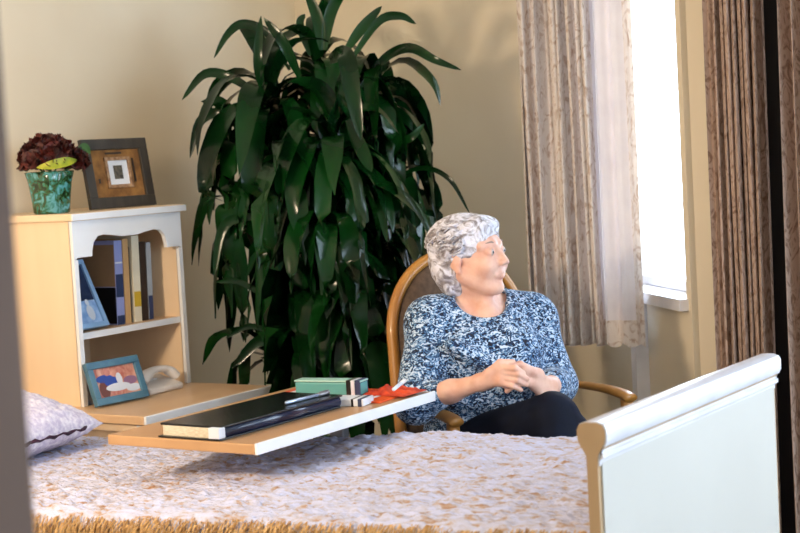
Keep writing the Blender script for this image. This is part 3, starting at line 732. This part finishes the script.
# head
sd.ell(hp(-.012, 0, .026), (.096, .076, .082), HM, k=.01)
sd.ell(hp(.030, 0, -.030), (.062, .060, .080), HM, k=.02)
for s2 in (-1, 1):
    sd.cone(hp(-.002, s2*.052, -.050), hp(.058, s2*.016, -.090), .022, .017, k=.018)
    sd.ell(hp(.060, s2*.036, -.028), (.028, .024, .026), HM, k=.02)
    sd.cone(hp(.078, s2*.014, .030), hp(.060, s2*.050, .028), .011, .012, k=.012)
    sd.ell(hp(-.012, s2*.075, -.006), (.020, .008, .030), HM, k=.006)
    sd.ell(hp(-.004, s2*.075, -.036), (.009, .007, .010), HM, k=.006)
sd.ell(hp(.068, 0, -.094), (.022, .024, .018), HM, k=.014)
sd.cone(hp(.086, 0, .012), hp(.105, 0, -.020), .0075, .0105, k=.012)
for s2 in (-1, 1):
    sd.ell(hp(.099, s2*.013, -.024), (.011, .008, .008), HM, k=.006)
    sd.ell(hp(.100, s2*.032, .008), (.020, .019, .012), HM, k=.012, op='s')
    sd.ell(hp(.073, s2*.032, .009), (.0155, .017, .0145), HM, k=.003)
sd.ell(hp(.0800, 0, -.054), (.013, .025, .014), HM, k=.008)
sd.cone(hp(.0905, -.006, -.0520), hp(.084, -.024, -.056), .005, .004, k=.004); sd.cone(hp(.0905, .006, -.0520), hp(.084, .024, -.056), .005, .004, k=.004)
sd.cone(hp(.0900, 0, -.0620), hp(.084, -.020, -.060), .0062, .004, k=.004); sd.cone(hp(.0900, 0, -.0620), hp(.084, .020, -.060), .0062, .004, k=.004)
sd.cone(hp(.0985, -.018, -.0572), hp(.0985, .018, -.0572), .0022, .0022, k=.004, op='s')
for s2 in (-1, 1):      # nose-to-mouth folds and mouth corners
    sd.cone(hp(.098, s2*.022, -.028), hp(.090, s2*.034, -.055), .003, .003, k=.006, op='s')
    sd.cone(hp(.098, s2*.018, .0095), hp(.088, s2*.047, .0075), .0014, .0014, k=.003, op='s')
# arms
sd.cone(shR, elR, .046, .040, k=.03); sd.cone(elR, elR*.45+wrR*.55, .037, .029, k=.02); sd.cone(elR*.45+wrR*.55, wrR, .029, .021, k=.02)
sd.cone(shL, elL, .046, .040, k=.03); sd.cone(elL, elL*.4+wrL*.6, .038, .030, k=.02); sd.cone(elL*.4+wrL*.6, wrL, .030, .022, k=.02)
def P(x, y, d): return V3(J(x, y, d))
# right hand (the photo's left one): palm then fingers curling over the other hand
sd.cone(wrR, P(492, 377, 4.185), .022, .0175, k=.015)
sd.cone(P(488, 382, 4.20), P(501, 381, 4.165), .016, .013, k=.015); sd.cone(P(490, 374, 4.19), P(503, 368, 4.165), .016, .0125, k=.015)
sd.cone(P(502, 370, 4.165), P(502, 382, 4.165), .0125, .0115, k=.01)
for i, (ky, kx, ex, ey, tx, ty) in enumerate(((367.5,503,515,368,523,373), (372.5,504,518,374,527,379), (377.8,504,517,380,526,384.5), (383,502,513,386,521,390))):
    r_ = (.0088,.0092,.0088,.0078)[i]; k_ = .0025
    sd.cone(P(kx, ky, 4.160), P(ex, ey, 4.138+.003*i), r_+.0006, r_, k=k_); sd.cone(P(ex, ey, 4.138+.003*i), P(tx, ty, 4.150+.004*i), r_, r_-.0014, k=k_)
sd.cone(P(489, 373, 4.18), P(500, 362.5, 4.165), .012, .0095, k=.008); sd.cone(P(500, 362.5, 4.165), P(513, 362, 4.17), .0095, .0078, k=.004)
# left hand: back of the hand towards us, fingers tucked under the other hand's
sd.cone(wrL, P(536, 377, 4.235), .021, .0175, k=.015); sd.cone(wrL, P(534, 385, 4.235), .019, .0135, k=.015)
sd.cone(P(538, 374, 4.235), P(522, 368.5, 4.195), .0165, .0125, k=.012); sd.cone(P(536, 384, 4.235), P(521, 381, 4.20), .015, .012, k=.012)
sd.cone(P(524, 370, 4.20), P(522, 381, 4.20), .0135, .012, k=.01)
for i, (ky, kx, tx, ty) in enumerate(((368,521,506,374), (373,520,503,380), (378.5,519,504,386), (383.5,520,507,391))):
    sd.cone(P(kx, ky, 4.196), P((kx+tx)/2-1, (ky+ty)/2-1, 4.178), .0088, .0084, k=.0025); sd.cone(P((kx+tx)/2-1, (ky+ty)/2-1, 4.178), P(tx, ty, 4.192), .0084, .0072, k=.0025)
sd.cone(P(533, 372, 4.215), P(520, 364, 4.185), .011, .009, k=.006); sd.cone(P(520, 364, 4.185), P(511, 366.5, 4.172), .009, .0076, k=.003)
# thighs and lower legs
sd.cone(hipR, knR, .085, .058, k=.05); sd.cone(hipL, knL, .085, .058, k=.05)
wom = thing('person', 'grey-haired person in a blue speckled jumper sitting in the armchair with hands clasped', 'person', (-2.25, 3.95, 0))
m_skin = mat('skin', rgb(236,192,172), .45, rgb(222,168,146), 22, spec=.3, sss=.12, bump=.15, bscale=140, detail=5)
body = obj('body', sd.mesh(1), m_skin, wom, world=True)
# eyes, brows, lips
bm = bmesh.new()
for s2 in (-1, 1):
    c = Vector(hp(.0775, s2*.032, .0085)); bmesh.ops.create_uvsphere(bm, u_segments=16, v_segments=12, radius=.0118, matrix=Matrix.Translation(c))
bm.free()
for s2 in (-1, 1):
    bm = bmesh.new(); c = Vector(hp(.0775, s2*.032, .0085)); bmesh.ops.create_uvsphere(bm, u_segments=16, v_segments=12, radius=.0118, matrix=Matrix.Translation(c))
    ey = obj('eye', bm, mat('eye_white', rgb(206,190,184), .25), wom, world=True)
    bm = bmesh.new(); bmesh.ops.create_uvsphere(bm, u_segments=12, v_segments=8, radius=.0048, matrix=Matrix.Translation(hp(.0860, s2*.0325, .0080)))
    obj('iris', bm, mat('iris_grey', rgb(84,88,100), .2), ey, world=True)
m_lip = mat('lips', rgb(206,130,122), .5)
bm = bmesh.new()
def HV(x, y, z): return tuple(hp(x, y, z))
tube(bm, [(*HV(.084,-.024,-.0555),.001),(*HV(.0895,-.012,-.0535),.0032),(*HV(.0918,0,-.0530),.0034),(*HV(.0895,.012,-.0535),.0032),(*HV(.084,.024,-.0555),.001)], seg=8)
tube(bm, [(*HV(.084,-.022,-.0585),.001),(*HV(.0890,-.011,-.0605),.0036),(*HV(.0912,0,-.0612),.0040),(*HV(.0890,.011,-.0605),.0036),(*HV(.084,.022,-.0585),.001)], seg=8)
obj('lips', bm, m_lip, wom, world=True)
m_brow = mat('brow_hair', rgb(170,150,140), .8)
bm = bmesh.new()
bm.free()
for s2 in (-1, 1):
    bm = bmesh.new(); tube(bm, [(*HV(.0865,s2*.015,.032),.0012),(*HV(.0835,s2*.030,.037),.0026),(*HV(.0700,s2*.050,.033),.0010)], seg=6)
    obj('eyebrow', bm, m_brow, wom, world=True)
# hair
sh = Sdf(tuple(hp(0,0,0)-.2), tuple(hp(0,0,0)+.2), .0032)
sh.ell(hp(-.022, 0, .038), (.106, .088, .082), HM, k=.01)
sh.ell(hp(-.055, 0, -.018), (.070, .084, .082), HM, k=.03)
sh.ell(hp(.034, .0, .080), (.048, .064, .032), HM, k=.02)
sh.ell(hp(-.05, 0, -.075), (.040, .060, .040), HM, k=.03)
sh.ell(hp(.110, 0, -.022), (.085, .092, .082), HM, k=.008, op='s')
for s2 in (-1, 1): sh.ell(hp(.022, s2*.085, -.040), (.035, .035, .045), HM, k=.008, op='s')
m_hair = mat('grey_hair', rgb(228,228,242), .5, rgb(134,126,130), 26, stretch=(1,1,1), distort=2, bump=1, bscale=150, sheen=.3, lo=.38, hi=.58)
bm = sh.mesh(1)
for v in bm.verts:
    v.co += v.normal*(mnoise.noise(v.co*45)*.005)
hair = obj('hair', bm, m_hair, wom, world=True)
bm = bmesh.new(); rnd = random.Random(4)
for k in range(900):
    a = rnd.uniform(-math.pi, math.pi); e = math.asin(rnd.uniform(-.75, 1))
    d = np.array((math.cos(e)*math.cos(a), math.cos(e)*math.sin(a), math.sin(e)))
    def surf(d):
        p = np.array((-.024, 0, .034))+d*np.array((.108, .090, .085))
        if d[2] < 0 and d[0] < .2: p = p*np.array((.95, .98, 1.35))
        return p
    if d[0] > .48 and d[2] < .62: continue
    if d[0] > .1 and d[2] < -.05: continue
    if d[0] > -.1 and d[2] < -.45: continue
    fl_ = np.array((-.75, 0, -.1)) if d[2] > .3 else np.array((-.45, 0, -.8)); 
    fl_ = fl_+np.array((0, np.sign(d[1])*.35, 0)); n_ = 7; pts = []; ph = rnd.uniform(0, 6.28); dd = d.copy()
    for i in range(n_):
        p = surf(dd); r_ = .0040*math.sin(math.pi*(i+.6)/(n_+.2))**.6*rnd.uniform(.8,1.2)
        side = np.cross(dd, fl_); side = side/(np.linalg.norm(side)+1e-6)
        w = hp(*(p+dd*.003+side*.005*math.sin(ph+i*1.1)))
        pts.append((*w, r_)); dd = dd+fl_*.095; dd = dd/np.linalg.norm(dd)
    tube(bm, bez(pts, 2), seg=5, flat=(1.5,.7))
obj('hair_locks', bm, m_hair, hair, world=True)
# jumper
sj = Sdf((-2.80, 3.5, .42), (-1.75, 4.5, 1.14), .0042)
torso(sj, .015)
elRs = elR*.90+wrR*.10
sj.cone(shR, elR, .060, .060, k=.04); sj.cone(elR, elR*.68+wrR*.32, .058, .042, k=.02)
sj.cone(shL, elL, .060, .056, k=.04); sj.cone(elL, elL*.40+wrL*.60, .054, .042, k=.02)
sj.cone(V3(J(470,440,4.46)), V3(J(520,428,4.46)), .06, .05, k=.05)
# folds
for a, b in (((452,345,4.36),(500,372,4.38)), ((540,345,4.50),(505,385,4.42)), ((430,350,4.42),(425,385,4.34)), ((440,398,4.42),(500,408,4.40)), ((548,340,4.56),(552,372,4.50))):
    sj.cone(V3(J(*a)), V3(J(*b)), .018, .012, k=.03)
sj.ell(V3(J(482, 300, 4.50)), (.095, .074, .052), TM, k=.010, op='s')
sj.ell(V3(J(482, 298, 4.60)), (.10, .066, .036), TM, k=.010, op='s')
m_j = mat('speckled_knit', rgb(170,200,226), .9, rgb(10,16,30), 72, bump=.9, bscale=140, distort=1.6, detail=2, stretch=(1,1,1.5), sheen=.1)
ramp_stops(m_j, [(.36, rgb(8,12,26)), (.45, rgb(24,52,96)), (.52, rgb(84,136,184)), (.61, rgb(206,222,240))])
obj('jumper', sj.mesh(1), m_j, wom, world=True, label='blue, white and black speckled knitted jumper')
# trousers
st = Sdf((-2.75, 3.42, .05), (-1.45, 4.45, .86), .0065)
st.ell(pel+np.array((0,0,.0)), (.145, .185, .11), TM, k=.05)
st.cone(hipR, knR, .094, .066, k=.06); st.cone(hipL, knL, .098, .072, k=.05)
st.cone(knR, ankR, .068, .048, k=.02); st.cone(knL, ankL, .068, .048, k=.02)
obj('trousers', st.mesh(2), mat('navy_trousers', rgb(10,18,38), .75, rgb(6,12,28), 20, bump=.2, spec=.2), wom, world=True)
ss = Sdf((-2.2, 3.2, 0), (-1.2, 4.2, .5), .006)
for an, ft in ((ankR, footR), (ankL, footL)):
    ss.cone(an, ft, .045, .034, k=.02); ss.cone(an, an-f3*.03+np.array((0,0,-.03)), .045, .038, k=.02)
obj('shoes', ss.mesh(1), m_black, wom, world=True)

# ------------------------------------------------------------------ curtains
def curtain(path, z0, z1, nfold, amp, mats, seed=1, trim_at=None, taper=.0, hemwave=.006, open_fac=1.0):
    """path: (x,y) polyline; returns bm of pleated cloth. folds get wider where mats fade"""
    rnd = random.Random(seed); n = 520; nz = 40
    bm = bmesh.new(); P_ = [Vector((*p, 0)) for p in path]
    Ls = [0]; 
    for a, b in zip(P_[:-1], P_[1:]): Ls.append(Ls[-1]+(b-a).length)
    ph = [rnd.uniform(-.7, .7) for _ in range(40)]
    rows = []
    for j in range(nz+1):
        z = z0+(z1-z0)*j/nz; row = []
        for i in range(n+1):
            s = i/n; d = s*Ls[-1]; k = 0
            while k < len(Ls)-2 and d > Ls[k+1]: k += 1
            tt = (d-Ls[k])/(Ls[k+1]-Ls[k]); p = P_[k].lerp(P_[k+1], tt); t = (P_[k+1]-P_[k]).normalized(); nn = Vector((t.y, -t.x, 0))
            A, fs = amp(s)
            w = nfold(s)*2*math.pi + .5*math.sin(z*1.3+ph[int(s*12)%40]*.2) + .35*math.sin(9*s+z*.9)
            off = A*(math.sin(w)*.8+.25*math.sin(2*w+1))+A*.25*math.sin(w*.37+z*2)
            lat = .35*A*math.cos(w)
            hz = hemwave*math.sin(w+1) if j == 0 else 0
            row.append(bm.verts.new(p+nn*off+t*lat+Vector((0, 0, z+hz))))
        rows.append(row)
    for j in range(nz):
        for i in range(n):
            f = bm.faces.new((rows[j][i], rows[j][i+1], rows[j+1][i+1], rows[j+1][i])); f.material_index = mats(i/n, j/nz)
    return bm
m_cur = mat('patterned_curtain', rgb(228,218,212), .85, rgb(190,166,150), 26, distort=2.5, stretch=(1,1,.6), lo=.32, hi=.5, trans=.05, detail=4)
m_shr = mat('curtain_backlight', rgb(236,230,234), .85, rgb(228,222,228), 12, trans=.04)  # paler colour paints window light coming through the cloth
m_cur2 = mat('patterned_curtain_far', rgb(190,164,148), .85, rgb(140,112,96), 30, distort=3, stretch=(1,1,.5), lo=.36, hi=.52, trans=.15, detail=5)
def amp1(s):
    return (.036 if s < .60 else .036-.026*min(1,(s-.60)/.12), 0)
def nf1(s): return 13.5*s+.55*math.sin(s*19)+.3*math.sin(s*41) if s < .6 else 8.1-.5+ (s-.6)*7
c1 = thing('curtain', 'short cream patterned curtain with a painted backlit part covering half the window', 'curtain', (-2.37, 4.74, .7))
obj('fabric', curtain([(-2.55, 4.74), (-2.140, 4.735)], .712, 2.36, nf1, amp1, lambda s, t: (1 if (s > .60 and s < .90 and t > .035) else 0), 1), [m_cur, m_shr], c1, world=True)
obj('curtain_rail', B(-2.64, -2.10, 4.73, 4.75, 2.36, 2.385), m_metal, c1, world=True, smooth=False)
c2 = thing('curtain', 'long brown patterned curtain hanging behind the footboard', 'curtain', (-1.70, 4.40, .04))
def amp2(s): return (.032 if s > .28 else .008+.024*max(0, (s-.2)/.08), 0)
def nf2(s): return 9*s
obj('fabric', curtain([(-1.775, 4.41), (-1.607, 4.41)], .04, 2.36, nf2, amp2, lambda s, t: 0, 5), m_cur2, c2, world=True)
obj('curtain_rail', B(-1.82, -.95, 4.40, 4.42, 2.36, 2.385), m_metal, c2, world=True, smooth=False)
c3 = thing('curtain', 'dark brown patterned curtain at the right edge of the view', 'curtain', (-1.4, 4.36, .04))
obj('fabric', curtain([(-1.535, 4.36), (-1.1, 4.36)], .04, 2.35, lambda s: 11*s, lambda s: (.03, 0), lambda s, t: 0, 9), m_cur2, c3, world=True)

# ------------------------------------------------------------------ plant
pt = thing('potted_dracaena', 'tall potted dracaena with glossy dark green drooping leaves in the corner', 'plant', (-3.33, 4.50, 0))
obj('pot', lathe(bmesh.new(), [(.12,0),(.15,.01),(.18,.28),(.19,.30),(.19,.33),(.175,.33),(.165,.30),(.16,.27)], seg=36), mat('dark_pot', rgb(40,36,34), .4), pt)
obj('soil', lathe(bmesh.new(), [(.01,.262),(.163,.262),(.163,.275),(.01,.285)], seg=24), mat('soil', rgb(50,36,26), .95), pt)
m_leaf = mat('dracaena_leaf', rgb(13,58,18), .20, rgb(3,22,8), 5, stretch=(1,1,.3), spec=.27)
m_cane = mat('cane_bark', rgb(92,72,50), .8, rgb(66,50,36), 30, bump=.6, bscale=60)
W0 = Vector((-3.33, 4.50, 0))
def strap(bm, base, az, el, L, w, droop, rnd, n=12):
    d = Vector((math.cos(az)*math.cos(el), math.sin(az)*math.cos(el), math.sin(el))); p = Vector(base); ds = L/n; prev = None
    tw_ = rnd.uniform(-1.3, 1.3); mine = []; rr = rnd.uniform
    for i in range(n+1):
        s = i/n
        w_ = w*(.42+.58*min(1, s*2.6))*(1-max(0, (s-.42)/.58)**1.9)+.0006
        side = d.cross(Vector((0,0,1)))
        if side.length < .15: side = Vector((-math.sin(az), math.cos(az), 0))
        side.normalize()
        side = Matrix.Rotation(tw_*s, 3, d) @ side; nrm = side.cross(d).normalized()
        pp_ = p.copy()
        cur = []
        for q in (-1, 0, 1):
            v = pp_+side*w_*q+nrm*(abs(q)*w_*.28)+nrm*.004*math.sin(s*14+az*5)*abs(q)
            v.x = max(v.x, XW+.02+.01*abs(q)); v.y = min(v.y, YB-.02)
            if v.y < 4.23 and v.x < -3.17 and v.z < 1.28: v.y = 4.23+.004*abs(q)
            cur.append(bm.verts.new(v)); mine.append(cur[-1])
        if prev:
            for k in range(2): bm.faces.new((prev[k], prev[k+1], cur[k+1], cur[k]))
        prev = cur; p = p+d*ds
        d = (d+Vector((rnd.uniform(-.04,.04),rnd.uniform(-.04,.04),-droop*ds*(1.5-.7*s)))).normalized()
    x0_, x1_ = reach(mine)
    if x0_ < 188 or x1_ > 446: bmesh.ops.delete(bm, geom=mine, context='VERTS')      # keep the crown narrow: drop stray leaves
def reach(vs):
    q = [v.co-CAM for v in vs]; X = [400+F*a.dot(RT)/a.dot(fw) for a in q]
    return min(X), max(X)
crowns = [(318,66,4.52+1.0,24,1.0), (272,92,5.45,20,.95), (378,84,5.6,22,1.0), (238,128,5.5,12,.58), (335,140,5.3,20,.9), (288,165,5.3,18,.9), (402,158,5.6,16,.8),
          (248,205,5.5,14,.75), (330,215,5.25,18,.85), (382,225,5.4,18,.8), (285,262,5.3,16,.8), (350,290,5.25,18,.8), (305,335,5.3,16,.7), (262,335,5.45,10,.7), (405,295,5.65,14,.7), (350,350,5.45,14,.65), (400,200,5.75,10,.8)]
rnd = random.Random(21)
for ci, (px, py, d, n, sc) in enumerate(crowns):
    c = Vector(J(px, py, d)); bm = bmesh.new()
    n = int(n*1.45)
    for k in range(n):
        az = 2.399963*k+ci+rnd.uniform(-.5,.5); u = (k+.5)/n
        el = R(78)*(1-u)**1.2-R(20)*u+rnd.uniform(-.3,.3); L = (.34+.32*rnd.random())*sc*(.75+.4*math.sin(math.pi*u)**.5)
        if ci > 8: el = min(el, R(45))
        strap(bm, c+Vector((0,0,-.10*u)), az, el, L, .033*rnd.uniform(.85,1.2), rnd.uniform(4.5,10)*(1.0 if ci < 3 else 1.25), rnd)
    obj('leaf_crown', bm, m_leaf, pt, world=True, recalc=False)
    # cane from pot up to crown
    a = 2*math.pi*ci/len(crowns); b0 = W0+Vector((.09*math.cos(a*3), .09*math.sin(a*3), .25))
    if ci < 12:
        mid = b0.lerp(c, .5)+Vector((0,0,.08)); obj('cane', tube(bmesh.new(), bez([b0, mid, c+Vector((0,0,-.02))], 8), .014 if ci < 3 else .010, 8), m_cane, pt, world=True)
# a few single long leaves seen against the wall
bm = bmesh.new()
def single(pts, w):
    P_ = [Vector(p[:3]) for p in bez([tuple(J(*p)) for p in pts], 5)]; n = len(P_); prev = None
    for i, p in enumerate(P_):
        t_ = (P_[min(n-1,i+1)]-P_[max(0,i-1)]).normalized(); sd_ = t_.cross(tw).normalized(); nn = sd_.cross(t_)
        w_ = w*math.sin(math.pi*min(1, .06+.94*(i+.3)/(n-.2)))**.7 if i < n-1 else .001
        cur = [bm.verts.new(p+sd_*w_*q+nn*abs(q)*w_*.3) for q in (-1,0,1)]
        if prev:
            for k in range(2): bm.faces.new((prev[k], prev[k+1], cur[k+1], cur[k]))
        prev = cur
single([(360,88,5.5),(385,58,5.5),(410,48,5.45),(435,60,5.4),(461,70,5.4)], .017)
single([(395,176,5.55),(425,168,5.5),(450,180,5.45),(470,214,5.45)], .009)
single([(330,60,5.3),(345,55,5.1),(352,90,5.05),(361,140,5.05)], .030)
single([(348,120,5.15),(362,150,5.05),(372,172,5.0)], .022)
single([(262,90,5.3),(258,60,5.25),(261,16,5.25)], .016)
single([(262,98,5.45),(232,78,5.5),(205,74,5.5),(182,100,5.5)], .017)
single([(290,70,5.5),(268,34,5.5),(244,24,5.5),(228,34,5.5),(214,58,5.5)], .016)
single([(250,120,5.45),(222,112,5.5),(200,122,5.5),(190,158,5.5)], .018)
single([(262,215,5.4),(225,225,5.4),(214,276,5.4)], .017)
single([(270,300,5.4),(240,282,5.4),(216,282,5.4)], .010)
single([(275,335,5.4),(250,326,5.4),(226,338,5.4)], .010)
single([(290,360,5.4),(262,340,5.4),(232,368,5.4)], .020)
single([(318,290,5.2),(319,320,5.15),(319,360,5.15)], .024)
single([(395,140,5.5),(410,138,5.45),(424,124,5.45)], .014)
single([(372,195,5.3),(380,205,5.25),(387,242,5.2)], .016)
single([(345,52,5.4),(362,28,5.4),(382,6,5.4)], .018)
single([(350,62,5.4),(378,22,5.4),(400,16,5.4),(416,24,5.4)], .015)
single([(300,78,5.35),(284,44,5.3),(264,18,5.3)], .018)
single([(322,50,5.4),(318,20,5.4),(304,-14,5.4)], .020)
single([(324,50,5.4),(332,10,5.4),(352,-20,5.4)], .020)
single([(310,55,5.45),(300,25,5.45),(305,14,5.45)], .014)
obj('leaf_crown', bm, m_leaf, pt, world=True, recalc=False)
